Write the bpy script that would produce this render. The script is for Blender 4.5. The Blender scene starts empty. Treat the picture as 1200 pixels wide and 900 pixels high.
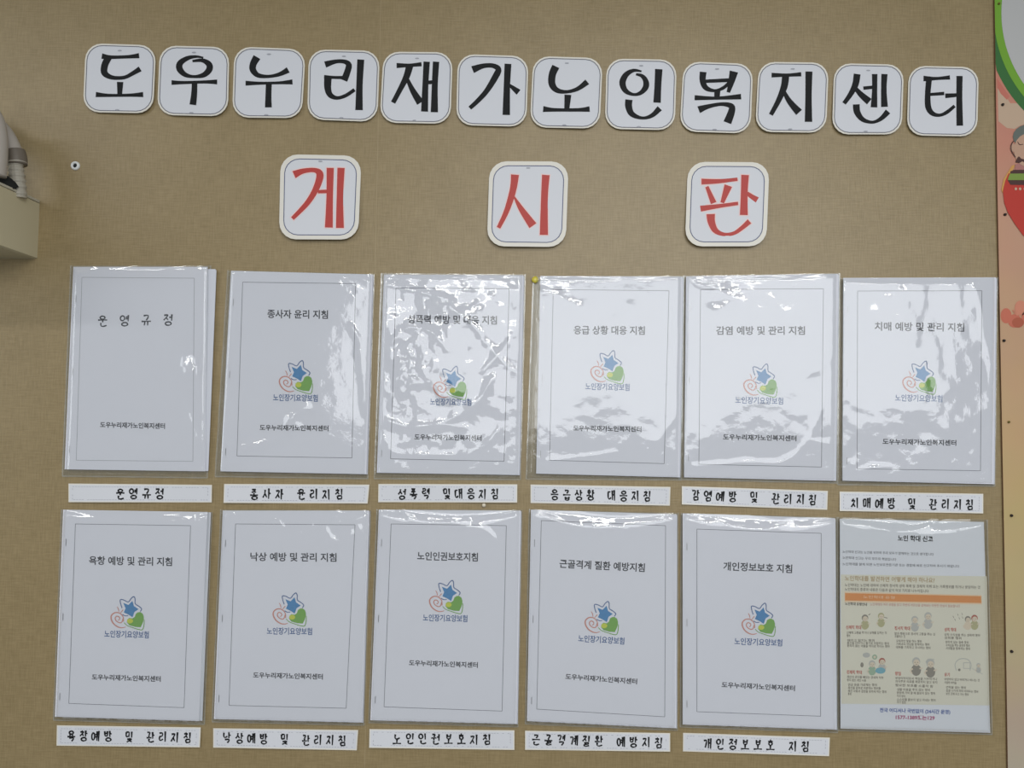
# -*- coding: utf-8 -*-
import bpy, math, random
from mathutils import Vector, Matrix, noise

C = bpy.context.scene.collection
sc = bpy.context.scene

# ------------------------------------------------------------------ camera
LENS, DIST, CAM_Z = 28.0, 1.18, 1.45
PITCH, YAW, ROLL = math.radians(2.9), math.radians(0.7), math.radians(0.7)
CAM_POS = Vector((0.0, -DIST, CAM_Z))
ROT = Matrix.Rotation(YAW, 3, 'Z') @ Matrix.Rotation(math.pi/2 + PITCH, 3, 'X') @ Matrix.Rotation(ROLL, 3, 'Z')
cam = bpy.data.cameras.new('camera')
cam.lens = LENS; cam.sensor_width = 36.0; cam.sensor_fit = 'HORIZONTAL'; cam.clip_start = 0.01
cam_ob = bpy.data.objects.new('camera', cam)
cam_ob.matrix_world = Matrix.Translation(CAM_POS) @ ROT.to_4x4()
C.objects.link(cam_ob)
sc.camera = cam_ob
FPX = 1200.0 * LENS / 36.0

# ------------------------------------------------------------------ world, lights, exposure
world = bpy.data.worlds.new('world'); sc.world = world; world.use_nodes = True
bg = world.node_tree.nodes['Background']
bg.inputs[0].default_value = (0.86, 0.93, 1.0, 1); bg.inputs[1].default_value = 0.10

def area(name, loc, target, sx, sy, power, col=(1, 1, 1)):
    l = bpy.data.lights.new(name, 'AREA'); l.shape = 'RECTANGLE'; l.size = sx; l.size_y = sy
    l.energy = power; l.color = col
    o = bpy.data.objects.new(name, l); C.objects.link(o); o.location = loc
    d = Vector(target) - Vector(loc)
    o.rotation_euler = d.to_track_quat('-Z', 'Y').to_euler()
    return o

# daylight window in the opposite wall, behind the photographer
area('window_light', (0.80, -3.1, 1.92), (0.80, 0, 1.92), 3.3, 1.05, 23.0, (0.95, 0.975, 1.0))
# ceiling panels of the room
for i, (x, y, p) in enumerate(((0.35, -1.25, 5.0), (-1.75, -1.35, 7.5), (0.6, -2.3, 12.0), (-0.4, -3.6, 12.0), (1.6, -3.0, 11.0))):
    area('ceiling_panel_light', (x, y, 2.47), (x, y, 0), 1.2, 0.16, p, (1.0, 0.985, 0.95))
area('side_window_light', (-3.0, -1.9, 1.75), (0, 0, 1.5), 1.1, 1.2, 8.0, (0.92, 0.97, 1.0))

sc.view_settings.view_transform = 'Standard'
sc.view_settings.look = 'None'
sc.view_settings.gamma = 1.0
sc.view_settings.exposure = 0.60
sc.view_settings.use_curve_mapping = False

# ------------------------------------------------------------------ helpers
def P(px, py, h=0.0):
    """point of the wall (or of a plane h metres in front of it) that the photograph shows at px, py"""
    d = ROT @ Vector(((px - 600.0) / FPX, -(py - 450.0) / FPX, -1.0))
    t = (-h - CAM_POS.y) / d.y
    return CAM_POS + d * t

def srgb(r, g, b):
    f = lambda c: (c/255/12.92) if c/255 <= 0.04045 else ((c/255 + 0.055)/1.055) ** 2.4
    return (f(r), f(g), f(b), 1.0)

class MB:
    def __init__(s): s.v = []; s.f = []; s.m = []
    def vert(s, p): s.v.append(Vector(p)); return len(s.v) - 1
    def face(s, idx, m=0): s.f.append(tuple(idx)); s.m.append(m)
    def build(s, name, mats, parent=None, smooth=False):
        org = Vector((0, 0, 0))
        if parent is None:
            lo = Vector((min(v[i] for v in s.v) for i in range(3))); hi = Vector((max(v[i] for v in s.v) for i in range(3)))
            org = Vector(((lo.x+hi.x)/2, hi.y, lo.z))
        else:
            p = parent
            while p is not None: org += p.location; p = p.parent
        me = bpy.data.meshes.new(name)
        me.from_pydata([tuple(v - org) for v in s.v], [], s.f)
        if not isinstance(mats, (list, tuple)): mats = [mats]
        for m in mats: me.materials.append(m)
        me.polygons.foreach_set('material_index', s.m)
        if smooth: me.polygons.foreach_set('use_smooth', [True]*len(s.f))
        me.update()
        o = bpy.data.objects.new(name, me); C.objects.link(o)
        if parent is None: o.location = org
        else: o.parent = parent
        return o

def tag(o, label=None, cat=None, group=None, kind=None):
    if label: o['label'] = label
    if cat: o['category'] = cat
    if group: o['group'] = group
    if kind: o['kind'] = kind
    return o

def empty(name, loc, label, cat, group=None):
    o = bpy.data.objects.new(name, None); C.objects.link(o); o.location = loc
    o.empty_display_size = 0.02
    return tag(o, label, cat, group)

def mat(name, col, rough=0.6, spec=0.4, metal=0.0, bump=0.0, bscale=400.0, var=0.0, vscale=60.0, coat=0.0):
    m = bpy.data.materials.new(name); m.use_nodes = True
    nt = m.node_tree; b = nt.nodes['Principled BSDF']
    b.inputs['Base Color'].default_value = col
    b.inputs['Roughness'].default_value = rough; b.inputs['Metallic'].default_value = metal
    b.inputs['Specular IOR Level'].default_value = spec
    if coat: b.inputs['Coat Weight'].default_value = coat; b.inputs['Coat Roughness'].default_value = 0.12
    if bump or var:
        tc = nt.nodes.new('ShaderNodeNewGeometry')
    if bump:
        n = nt.nodes.new('ShaderNodeTexNoise'); n.inputs['Scale'].default_value = bscale
        nt.links.new(tc.outputs['Position'], n.inputs['Vector'])
        bp = nt.nodes.new('ShaderNodeBump'); bp.inputs['Strength'].default_value = bump; bp.inputs['Distance'].default_value = 0.001
        nt.links.new(n.outputs[0], bp.inputs['Height']); nt.links.new(bp.outputs[0], b.inputs['Normal'])
    if var:
        n = nt.nodes.new('ShaderNodeTexNoise'); n.inputs['Scale'].default_value = vscale; n.inputs['Detail'].default_value = 4
        nt.links.new(tc.outputs['Position'], n.inputs['Vector'])
        mx = nt.nodes.new('ShaderNodeMix'); mx.data_type = 'RGBA'
        mx.inputs[6].default_value = tuple(c*(1-var) for c in col[:3]) + (1,)
        mx.inputs[7].default_value = tuple(min(1, c*(1+var)) for c in col[:3]) + (1,)
        nt.links.new(n.outputs[0], mx.inputs[0]); nt.links.new(mx.outputs[2], b.inputs['Base Color'])
    return m

def film_mat(name, milk, base_fac, rough=0.05, bump=0.15):
    m = bpy.data.materials.new(name); m.use_nodes = True
    nt = m.node_tree; nt.nodes.clear(); N = nt.nodes.new; L = nt.links.new
    out = N('ShaderNodeOutputMaterial'); tr = N('ShaderNodeBsdfTransparent'); df = N('ShaderNodeBsdfDiffuse'); gl = N('ShaderNodeBsdfGlossy')
    tr.inputs[0].default_value = (0.97, 0.98, 0.975, 1); df.inputs[0].default_value = (0.85, 0.87, 0.84, 1)
    gl.inputs['Roughness'].default_value = rough
    m1 = N('ShaderNodeMixShader'); m1.inputs[0].default_value = milk
    L(tr.outputs[0], m1.inputs[1]); L(df.outputs[0], m1.inputs[2])
    lw = N('ShaderNodeLayerWeight'); lw.inputs['Blend'].default_value = 0.5
    pw = N('ShaderNodeMath'); pw.operation = 'POWER'; pw.inputs[1].default_value = 4.0; L(lw.outputs['Facing'], pw.inputs[0])
    ma = N('ShaderNodeMath'); ma.operation = 'MULTIPLY_ADD'; ma.inputs[1].default_value = 0.8; ma.inputs[2].default_value = base_fac
    ma.use_clamp = True; L(pw.outputs[0], ma.inputs[0])
    m2 = N('ShaderNodeMixShader'); L(ma.outputs[0], m2.inputs[0]); L(m1.outputs[0], m2.inputs[1]); L(gl.outputs[0], m2.inputs[2])
    ge = N('ShaderNodeNewGeometry'); no = N('ShaderNodeTexNoise'); no.inputs['Scale'].default_value = 70.0; no.inputs['Detail'].default_value = 3.0
    L(ge.outputs['Position'], no.inputs['Vector'])
    bp = N('ShaderNodeBump'); bp.inputs['Strength'].default_value = bump; bp.inputs['Distance'].default_value = 0.002
    L(no.outputs[0], bp.inputs['Height'])
    for n in (gl, ): L(bp.outputs[0], n.inputs['Normal'])
    L(m2.outputs[0], out.inputs[0])
    return m

# woven vinyl wallpaper
def wallpaper_mat():
    m = bpy.data.materials.new('woven_wallpaper'); m.use_nodes = True
    nt = m.node_tree; b = nt.nodes['Principled BSDF']; N = nt.nodes.new; L = nt.links.new
    ge = N('ShaderNodeNewGeometry')
    outs = []
    for sx, sz in ((520, 45), (45, 520)):
        mp = N('ShaderNodeMapping'); mp.inputs['Scale'].default_value = (sx, 1, sz)
        L(ge.outputs['Position'], mp.inputs['Vector'])
        n = N('ShaderNodeTexNoise'); n.inputs['Scale'].default_value = 1.0; n.inputs['Detail'].default_value = 3.0
        L(mp.outputs[0], n.inputs['Vector']); outs.append(n.outputs[0])
    ad = N('ShaderNodeMath'); ad.operation = 'ADD'; L(outs[0], ad.inputs[0]); L(outs[1], ad.inputs[1])
    fine = N('ShaderNodeTexNoise'); fine.inputs['Scale'].default_value = 14; fine.inputs['Detail'].default_value = 3
    L(ge.outputs['Position'], fine.inputs['Vector'])
    a2 = N('ShaderNodeMath'); a2.operation = 'MULTIPLY_ADD'; a2.inputs[1].default_value = 0.45
    L(fine.outputs[0], a2.inputs[0]); L(ad.outputs[0], a2.inputs[2])
    cr = N('ShaderNodeValToRGB'); L(a2.outputs[0], cr.inputs[0])
    mr = N('ShaderNodeMapRange'); mr.inputs[1].default_value = 0.85; mr.inputs[2].default_value = 1.6
    L(a2.outputs[0], mr.inputs[0]); L(mr.outputs[0], cr.inputs[0])
    cr.color_ramp.elements[0].position = 0.1; cr.color_ramp.elements[0].color = WALL_LO
    cr.color_ramp.elements[1].position = 0.9; cr.color_ramp.elements[1].color = WALL_HI
    L(cr.outputs[0], b.inputs['Base Color'])
    b.inputs['Roughness'].default_value = 0.38; b.inputs['Specular IOR Level'].default_value = 0.5
    bp = N('ShaderNodeBump'); bp.inputs['Strength'].default_value = 0.35; bp.inputs['Distance'].default_value = 0.0006
    L(ad.outputs[0], bp.inputs['Height']); L(bp.outputs[0], b.inputs['Normal'])
    return m
WALL_LO = (0.262, 0.196, 0.094, 1); WALL_HI = (0.348, 0.264, 0.136, 1)
M_wall = wallpaper_mat()
M_seam = mat('wallpaper_seam', (0.40, 0.315, 0.185, 1), 0.5)
M_plaster = mat('plaster', (0.6, 0.58, 0.54, 1), 0.9, bump=0.2)
M_paper = mat('cover_paper', (0.745, 0.75, 0.82, 1), 0.55, 0.35, bump=0.05, bscale=90)
M_pages = mat('inner_paper', (0.66, 0.68, 0.74, 1), 0.7, 0.2)
M_card = mat('card_print_face', (0.71, 0.725, 0.765, 1), 0.5, 0.4, bump=0.05, bscale=90)
M_rim = mat('cream_laminate_rim', (0.80, 0.77, 0.69, 1), 0.45, 0.4)
M_black = mat('black_print', (0.012, 0.013, 0.014, 1), 0.6, 0.2)
M_ink = mat('dark_print', (0.05, 0.052, 0.065, 1), 0.6)
M_red = mat('red_print', (0.50, 0.055, 0.045, 1), 0.5)
M_redhalo = mat('pale_pink_print_halo', (0.86, 0.66, 0.64, 1), 0.5)
M_line = mat('grey_print_line', (0.16, 0.165, 0.20, 1), 0.6)
M_navyline = mat('navy_print_line', (0.10, 0.12, 0.22, 1), 0.6)
M_faint = mat('faint_grey_print', (0.40, 0.41, 0.45, 1), 0.6)
M_stap = mat('staple_steel', (0.42, 0.42, 0.44, 1), 0.35, metal=0.9)
M_blue = mat('blue_print', (0.06, 0.225, 0.47, 1), 0.6, var=0.25, vscale=300)
M_dblue = mat('slate_blue_print', (0.07, 0.13, 0.30, 1), 0.6)
M_coral = mat('coral_print', (0.60, 0.27, 0.22, 1), 0.6)
M_green = mat('green_print', (0.17, 0.38, 0.07, 1), 0.6)
M_yell = mat('yellow_green_print', (0.55, 0.60, 0.06, 1), 0.6)
M_film = film_mat('clear_vinyl_film', 0.05, 0.085)
M_back = film_mat('clear_vinyl_back', 0.05, 0.06)
M_weld = film_mat('vinyl_weld_seam', 0.18, 0.11, 0.12)

# ------------------------------------------------------------------ wall
SEAMX = P(440, 300).x
wl = MB()
def box(mb, x0, x1, y0, y1, z0, z1, m=0):
    i = [mb.vert((x, y, z)) for z in (z0, z1) for y in (y0, y1) for x in (x0, x1)]
    for f in ((0,1,5,4),(1,3,7,5),(3,2,6,7),(2,0,4,6),(4,5,7,6),(0,2,3,1)): mb.face([i[k] for k in f], m)
box(wl, -2.6, 2.6, 0.0008, 0.10, 0.0, 2.5)
wall = tag(wl.build('wall_back', M_plaster), kind='structure')
for x0, x1 in ((-2.6, SEAMX - 0.0004), (SEAMX + 0.0004, SEAMX + 1.06), (SEAMX + 1.0608, 2.6)):
    m = MB(); box(m, x0, x1, 0.0, 0.0008, 0.0, 2.5); m.build('wallpaper_sheet', M_wall, wall)
m = MB(); box(m, SEAMX - 0.0004, SEAMX + 0.0004, 0.0002, 0.0008, 0.0, 2.5); m.build('wallpaper_seam', M_seam, wall)

# ------------------------------------------------------------------ 2-D drawing
def cr_pts(pts, sub=5):
    """Catmull-Rom through points of any dimension"""
    n = len(pts); out = []
    if n == 2: sub = 3
    for i in range(n - 1):
        p0 = pts[max(i-1, 0)]; p1 = pts[i]; p2 = pts[i+1]; p3 = pts[min(i+2, n-1)]
        for k in range(sub):
            t = k / sub
            out.append(tuple(0.5*((2*b) + (c-a)*t + (2*a-5*b+4*c-d)*t*t + (-a+3*b-3*c+d)*t**3) for a, b, c, d in zip(p0, p1, p2, p3)))
    out.append(tuple(pts[-1]))
    return out

def ribbon(mb, pts, mp, m=0, sub=5, grow=0.0, closed=False):
    # grow widens the whole stroke
    """flat stroke of varying width; pts (x, y, w); mp maps x, y to a point"""
    q = cr_pts(pts, sub) if sub > 1 else pts
    n = len(q); ids = []
    for i in range(n):
        a = q[max(i-1, 0)]; b = q[min(i+1, n-1)]
        if closed and i in (0, n-1): a = q[n-2]; b = q[1]
        dx, dy = b[0]-a[0], b[1]-a[1]; l = math.hypot(dx, dy) or 1
        nx, ny = -dy/l, dx/l; w = q[i][2]/2 + grow
        ex = ey = 0
        if grow and not closed:
            if i == 0: ex, ey = -dx/l*grow, -dy/l*grow
            if i == n-1: ex, ey = dx/l*grow, dy/l*grow
        ids.append((mb.vert(mp(q[i][0]+nx*w+ex, q[i][1]+ny*w+ey)), mb.vert(mp(q[i][0]-nx*w+ex, q[i][1]-ny*w+ey))))
    for i in range(n-1):
        mb.face((ids[i][0], ids[i][1], ids[i+1][1], ids[i+1][0]), m)

def poly(mb, pts, mp, m=0):
    mb.face([mb.vert(mp(*p)) for p in reversed(pts)], m)

def ellipse(mb, cx, cy, rx, ry, mp, m=0, n=18):
    poly(mb, [(cx+rx*math.cos(2*math.pi*i/n), cy+ry*math.sin(2*math.pi*i/n)) for i in range(n)], mp, m)

_tc = {}
def font_mesh(s, off=0.012):
    if (s, off) in _tc: return _tc[(s, off)]
    cu = bpy.data.curves.new('text', 'FONT'); cu.body = s; cu.offset = off; cu.resolution_u = 2
    o = bpy.data.objects.new('text', cu); C.objects.link(o)
    me = bpy.data.meshes.new_from_object(o)
    v = [(p.co.x, p.co.y) for p in me.vertices]; f = [tuple(p.vertices) for p in me.polygons]
    bpy.data.objects.remove(o); bpy.data.curves.remove(cu); bpy.data.meshes.remove(me)
    x0 = min(a for a, b in v); x1 = max(a for a, b in v)
    v = [((a-x0)/(x1-x0), 1-(b+0.085)/0.92) for a, b in v]
    _tc[(s, off)] = (v, f); return v, f

def print_text(mb, s, a, b, h, mp, m=0, off=0.012):
    """printed text: a = left middle, b = right middle (photo px), h = letter height"""
    v, f = font_mesh(s, off); base = len(mb.v)
    dx, dy = b[0]-a[0], b[1]-a[1]; l = math.hypot(dx, dy); nx, ny = -dy/l, dx/l
    for (x, y) in v:
        mb.vert(mp(a[0]+dx*x+nx*h*(y-0.5), a[1]+dy*x+ny*h*(y-0.5)))
    for g in f: mb.face([base+i for i in g], m)

# brush-written Hangul: strokes of every letter in a unit square, y down
R = lambda *p: list(p)
CIRC = [(0.5+0.42*math.sin(t*2*math.pi/10)*(1), 0.52-0.42*math.cos(t*2*math.pi/10)) for t in range(-1, 10)]
CH = {
 'ㄱ': [[(.08,.16),(.55,.10),(.82,.16),(.74,.55),(.50,.98)]],
 'ㄴ': [[(.18,.05),(.14,.55),(.25,.88),(.60,.90),(.98,.68)]],
 'ㄷ': [[(.10,.10),(.90,.06)],[(.22,.10),(.16,.60),(.30,.90),(.65,.90),(.98,.72)]],
 'ㄹ': [[(.12,.10),(.60,.04),(.85,.14),(.72,.45)],[(.15,.48),(.72,.45)],[(.18,.48),(.15,.80),(.40,.95),(.95,.78)]],
 'ㅁ': [[(.18,.10),(.20,.90)],[(.18,.12),(.60,.06),(.85,.14),(.82,.92)],[(.20,.88),(.82,.86)]],
 'ㅂ': [[(.20,.05),(.20,.60),(.30,.90),(.75,.88)],[(.82,.02),(.78,.92)],[(.22,.46),(.78,.42)]],
 'ㅅ': [[(.52,.02),(.45,.45),(.05,.96)],[(.48,.48),(.92,.92)]],
 'ㅇ': [CIRC],
 'ㅈ': [[(.12,.12),(.85,.08),(.55,.48),(.06,.96)],[(.50,.50),(.92,.92)]],
 'ㅊ': [[(.45,.0),(.58,.12)],[(.12,.26),(.85,.22),(.55,.55),(.06,.98)],[(.50,.58),(.92,.95)]],
 'ㅍ': [[(.08,.10),(.92,.06)],[(.32,.12),(.38,.85)],[(.70,.10),(.62,.85)],[(.02,.90),(.98,.84)]],
 'ㅎ': [[(.38,.0),(.62,.08)],[(.08,.28),(.92,.22)],[(.5+.30*math.sin(t*.6283), .66-.30*math.cos(t*.6283)) for t in range(11)]],
}
VW = {
 'ㅏ': [[(.35,0),(.33,1)],[(.35,.42),(.95,.52)]], 'ㅑ': [[(.35,0),(.33,1)],[(.35,.32),(.95,.36)],[(.35,.58),(.95,.62)]],
 'ㅓ': [[(.75,0),(.73,1)],[(.05,.46),(.72,.42)]], 'ㅕ': [[(.75,0),(.73,1)],[(.05,.34),(.72,.30)],[(.05,.60),(.72,.56)]],
 'ㅐ': [[(.25,.04),(.23,.96)],[(.80,0),(.78,1)],[(.25,.46),(.80,.44)]],
 'ㅔ': [[(.42,.04),(.40,.96)],[(.85,0),(.83,1)],[(-.05,.48),(.42,.44)]],
 'ㅖ': [[(.42,.04),(.40,.96)],[(.85,0),(.83,1)],[(-.05,.36),(.42,.34)],[(-.05,.58),(.42,.56)]],
 'ㅣ': [[(.5,0),(.5,1)]],
 'ㅗ': [[(.5,.0),(.5,.75)],[(0,.85),(.5,.80),(1,.82)]], 'ㅜ': [[(0,.22),(.5,.18),(1,.2)],[(.5,.2),(.5,1)]],
 'ㅛ': [[(.33,.0),(.35,.75)],[(.66,.0),(.64,.75)],[(0,.85),(.5,.80),(1,.82)]],
 'ㅠ': [[(0,.22),(.5,.18),(1,.2)],[(.36,.2),(.30,1)],[(.66,.2),(.66,1)]], 'ㅡ': [[(0,.5),(.5,.46),(1,.48)]],
}
CHO = 'ㄱㄲㄴㄷㄸㄹㅁㅂㅃㅅㅆㅇㅈㅉㅊㅋㅌㅍㅎ'
JUNG = ['ㅏ','ㅐ','ㅑ','ㅒ','ㅓ','ㅔ','ㅕ','ㅖ','ㅗ','ㅘ','ㅙ','ㅚ','ㅛ','ㅜ','ㅝ','ㅞ','ㅟ','ㅠ','ㅡ','ㅢ','ㅣ']
JONG = ['','ㄱ','ㄲ','ㄳ','ㄴ','ㄵ','ㄶ','ㄷ','ㄹ','ㄺ','ㄻ','ㄼ','ㄽ','ㄾ','ㄿ','ㅀ','ㅁ','ㅂ','ㅄ','ㅅ','ㅆ','ㅇ','ㅈ','ㅊ','ㅋ','ㅌ','ㅍ','ㅎ']
def syllable(ch):
    k = ord(ch) - 0xAC00; i, v, f = CHO[k//588], JUNG[k % 588//28], JONG[k % 28]
    parts = []
    if v in ('ㅘ', 'ㅝ'):
        a, b = ('ㅗ', 'ㅏ') if v == 'ㅘ' else ('ㅜ', 'ㅓ')
        H = .66 if f else 1
        parts += [(CH[i], .08, .52, .0, .38*H/.8), (VW[a], 0, .62, .40*H/.8, .62*H/.66 if not f else .62), (VW[b], .66, 1.0, 0, H)]
    elif v in VW and v in 'ㅗㅛㅜㅠㅡ':
        if f: parts += [(CH[i], .20, .80, 0, .34), (VW[v], .02, .98, .34, .62)]
        else: parts += [(CH[i], .16, .84, 0, .52), (VW[v], 0, 1, .52, 1)]
    else:
        H = .58 if f else 1; y0, y1 = (0, .54) if f else (.10, .92)
        w = .46 if v in 'ㅐㅔㅖ' else .56
        parts += [(CH[i], .02, w, y0, y1), (VW[v], w+.06, 1.0, -.02, H)]
    if f: parts.append((CH[f], .18, .92, .64, 1.02))
    out = []
    for strokes, x0, x1, ya, yb in parts:
        for s in strokes: out.append([(x0+(x1-x0)*x, ya+(yb-ya)*y) for x, y in s])
    return out

def brush_text(mb, s, a, b, h, mp, m=0, w=1.7, cw=None, seed=1):
    rnd = random.Random(seed)
    dx, dy = b[0]-a[0], b[1]-a[1]; l = math.hypot(dx, dy); ux, uy = dx/l, dy/l; nx, ny = -uy, ux
    sp = 0.75
    tot = sum(sp if c == ' ' else 1 for c in s); cell = l / (tot - 0.30) ; cw = cw or cell*0.65
    x = 0
    for c in s:
        if c == ' ': x += sp*cell; continue
        jx, jy, tilt = rnd.uniform(-.3, .3), rnd.uniform(-.5, .5), rnd.uniform(-.05, .05)
        for st in syllable(c):
            q = []
            for k, (u, v) in enumerate(st):
                wk = w * (1.25 if k == 0 else (0.72 if k == len(st)//2 else 1.0)) * rnd.uniform(.9, 1.1)
                X = x + u*cw + jx + (v-.5)*tilt*h; Y = (v-.5)*h + jy
                q.append((a[0]+ux*X+nx*Y, a[1]+uy*X+ny*Y, wk))
            ribbon(mb, q, mp, m, sub=3)
        x += cell

# ------------------------------------------------------------------ sheets of paper
class Sheet:
    """four photo corners TL TR BR BL, lying h0 in front of the wall; bend(u, v) adds metres"""
    def __init__(s, c, h0, bend=None):
        s.c = c; s.h0 = h0; s.bend = bend or (lambda u, v: 0.0)
    def px(s, u, v):
        (a, b, c, d) = s.c
        return tuple((a[i]*(1-u)+b[i]*u)*(1-v)+(d[i]*(1-u)+c[i]*u)*v for i in (0, 1))
    def uv(s, x, y):
        u = v = .5
        for _ in range(5):
            X, Y = s.px(u, v); e = 1e-3
            ax, ay = s.px(u+e, v); bx, by = s.px(u, v+e)
            a, b, c, d = (ax-X)/e, (bx-X)/e, (ay-Y)/e, (by-Y)/e; det = a*d-b*c
            u += (d*(x-X)-b*(y-Y))/det; v += (a*(y-Y)-c*(x-X))/det
        return u, v
    def at(s, u, v, dh=0.0):
        x, y = s.px(u, v); return P(x, y, s.h0 + s.bend(u, v) + dh)
    def ink(s, dh=0.0002):
        return lambda x, y: P(x, y, s.h0 + s.bend(*s.uv(x, y)) + dh)
    def mesh(s, thick, nx=10, ny=14, rim=0.0, um=0, rm=1, ragged=0.0):
        mb = MB(); g = {}
        us = [i/nx for i in range(nx+1)]; vs = [j/ny for j in range(ny+1)]
        if rim:
            w = math.hypot(s.c[1][0]-s.c[0][0], s.c[1][1]-s.c[0][1]); h = math.hypot(s.c[3][0]-s.c[0][0], s.c[3][1]-s.c[0][1])
            us = [0, rim/w] + [rim/w+(1-2*rim/w)*i/nx for i in range(1, nx)] + [1-rim/w, 1]
            vs = [0, rim/h] + [rim/h+(1-2*rim/h)*i/ny for i in range(1, ny)] + [1-rim/h, 1]
        X, Y = len(us), len(vs)
        for j, v in enumerate(vs):
            for i, u in enumerate(us): g[i, j] = mb.vert(s.at(u, v))
        for j in range(Y-1):
            for i in range(X-1):
                e = rim and (i in (0, X-2) or j in (0, Y-2))
                mb.face((g[i, j], g[i, j+1], g[i+1, j+1], g[i+1, j]), rm if e else um)
        ring = [(i, 0) for i in range(X)] + [(X-1, j) for j in range(1, Y)] + [(i, Y-1) for i in range(X-2, -1, -1)] + [(0, j) for j in range(Y-2, 0, -1)]
        lg = {k: mb.vert(mb.v[g[k]] + Vector((0, thick, 0))) for k in list(g)}
        low = [lg[k] for k in ring]
        n = len(ring)
        for k in range(n): mb.face((g[ring[k]], g[ring[(k+1) % n]], low[(k+1) % n], low[k]), rm if rim else um)
        for j in range(Y-1):
            for i in range(X-1): mb.face((lg[i, j], lg[i+1, j], lg[i+1, j+1], lg[i, j+1]), um)
        return mb

def frame_line(mb, pts, mp, w, m=0, seg=8, dash=None):
    n = len(pts)
    for i in range(n):
        a, b = pts[i], pts[(i+1) % n]
        if dash:
            L = math.hypot(b[0]-a[0], b[1]-a[1]); k = max(1, int(L/dash[0]))
            for j in range(k):
                if dash[2].random() < dash[3]: continue
                t0 = j/k; t1 = t0 + dash[1]/L
                ribbon(mb, [(a[0]+(b[0]-a[0])*t, a[1]+(b[1]-a[1])*t, w) for t in (t0, t1)], mp, m, sub=1)
        else:
            ribbon(mb, [(a[0]+(b[0]-a[0])*j/seg, a[1]+(b[1]-a[1])*j/seg, w) for j in range(seg+1)], mp, m, sub=1)

# ------------------------------------------------------------------ title cards
def rounded(cx, cy, w, h, r, rot, n=5, sag=0.0, seed=0):
    """rounded square (photo px), slightly cut-by-hand"""
    rnd = random.Random(seed); out = []
    for qx, qy, a0 in ((1, -1, -90), (1, 1, 0), (-1, 1, 90), (-1, -1, 180)):
        for k in range(n+1):
            a = math.radians(a0 + 90*k/n)
            rr = r*(1 - 0.10*math.cos(4*(a - math.radians(a0))*1) * 0)
            x = qx*(w/2-r) + rr*math.cos(a); y = qy*(h/2-r) + rr*math.sin(a)
            out.append((x, y))
    j = [(rnd.uniform(-.5, .5), rnd.uniform(-.5, .5)) for _ in range(4)]
    res = []
    for i, (x, y) in enumerate(out):
        jx, jy = j[i//(n+1)]; x += jx; y += jy
        y0 = y; x += -0.030*y  # wall verticals lean in the photograph
        res.append((cx + x*math.cos(rot) - y0*math.sin(rot)*0.3, cy + y0*math.cos(rot) + x*math.sin(rot)))
    return res

def card(x0, x1, y0, y1, rot, strokes, org, s, m_glyph, label, group, inset, halo=False, seed=0, lift=0.0035, r=19):
    cx, cy, w, h = (x0+x1)/2, (y0+y1)/2, x1-x0, y1-y0
    w -= 2.2; rt = math.radians(rot); h -= abs(math.sin(rt))*w*0.9
    hf = lambda x, y: 0.0016 + lift*max(0, (y-(cy-h/2))/h)**2 + 0.0006*math.sin((x-cx)/w*5+seed)
    root = empty('title_card', P(cx, y1, 0), label, 'sign card', group)
    mb = MB(); rings = []
    for k, sc_ in enumerate((1.0, (w-2*inset)/w, .72, .45, .2)):
        if k == 0: pts = rounded(cx, cy, w, h, r, rt, seed=seed)
        elif k == 1: pts = rounded(cx, cy, w-2*inset, h-2*inset, r-inset*.6, rt, seed=seed)
        else: pts = [(cx+(x-cx)*sc_, cy+(y-cy)*sc_) for x, y in rounded(cx, cy, w, h, r, rt, seed=seed)]
        rings.append([mb.vert(P(x, y, hf(x, y))) for x, y in pts])
        if k == 1: lineP = pts
    n = len(rings[0])
    for k in range(4):
        for i in range(n):
            j = (i+1) % n
            mb.face((rings[k][i], rings[k+1][i], rings[k+1][j], rings[k][j]), 1 if k == 0 else 0)
    mb.face(rings[4][::-1], 0)
    low = [mb.vert(mb.v[i] + Vector((0, 0.0012, 0))) for i in rings[0]]
    for i in range(n): mb.face((rings[0][i], rings[0][(i+1) % n], low[(i+1) % n], low[i]), 1)
    mb.build('card', [M_card, M_rim], root)
    ink = lambda dh: (lambda x, y: P(x, y, hf(x, y)+dh))
    mb = MB(); q = [(x, y, .95) for x, y in lineP] + [(lineP[0][0], lineP[0][1], .95)]
    ribbon(mb, q, ink(.0002), 0, sub=1, closed=True)
    mb.build('border_line', M_navyline if halo else M_line, root)
    mp = lambda dh: (lambda x, y: P(org[0]+x/s, org[1]+y/s, hf(org[0]+x/s, org[1]+y/s)+dh))
    if halo:
        mb = MB()
        for st in strokes: ribbon(mb, st, mp(.00015), grow=7)
        mb.build('letter_halo', M_redhalo, root)
    mb = MB()
    for st in strokes: ribbon(mb, st, mp(.0003), grow=1.0 if not halo else 0.0)
    mb.build('letter', m_glyph, root)
    for yy in (cy-h/2+7.5, cy+h/2-3.5):
        mb = MB(); ellipse(mb, cx + (0.5 if yy < cy else -2.5), yy, 2.6, .9, ink(.0003), n=8)
        mb.build('hanging_mark', M_faint, root)
        if halo: break
    return root

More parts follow.
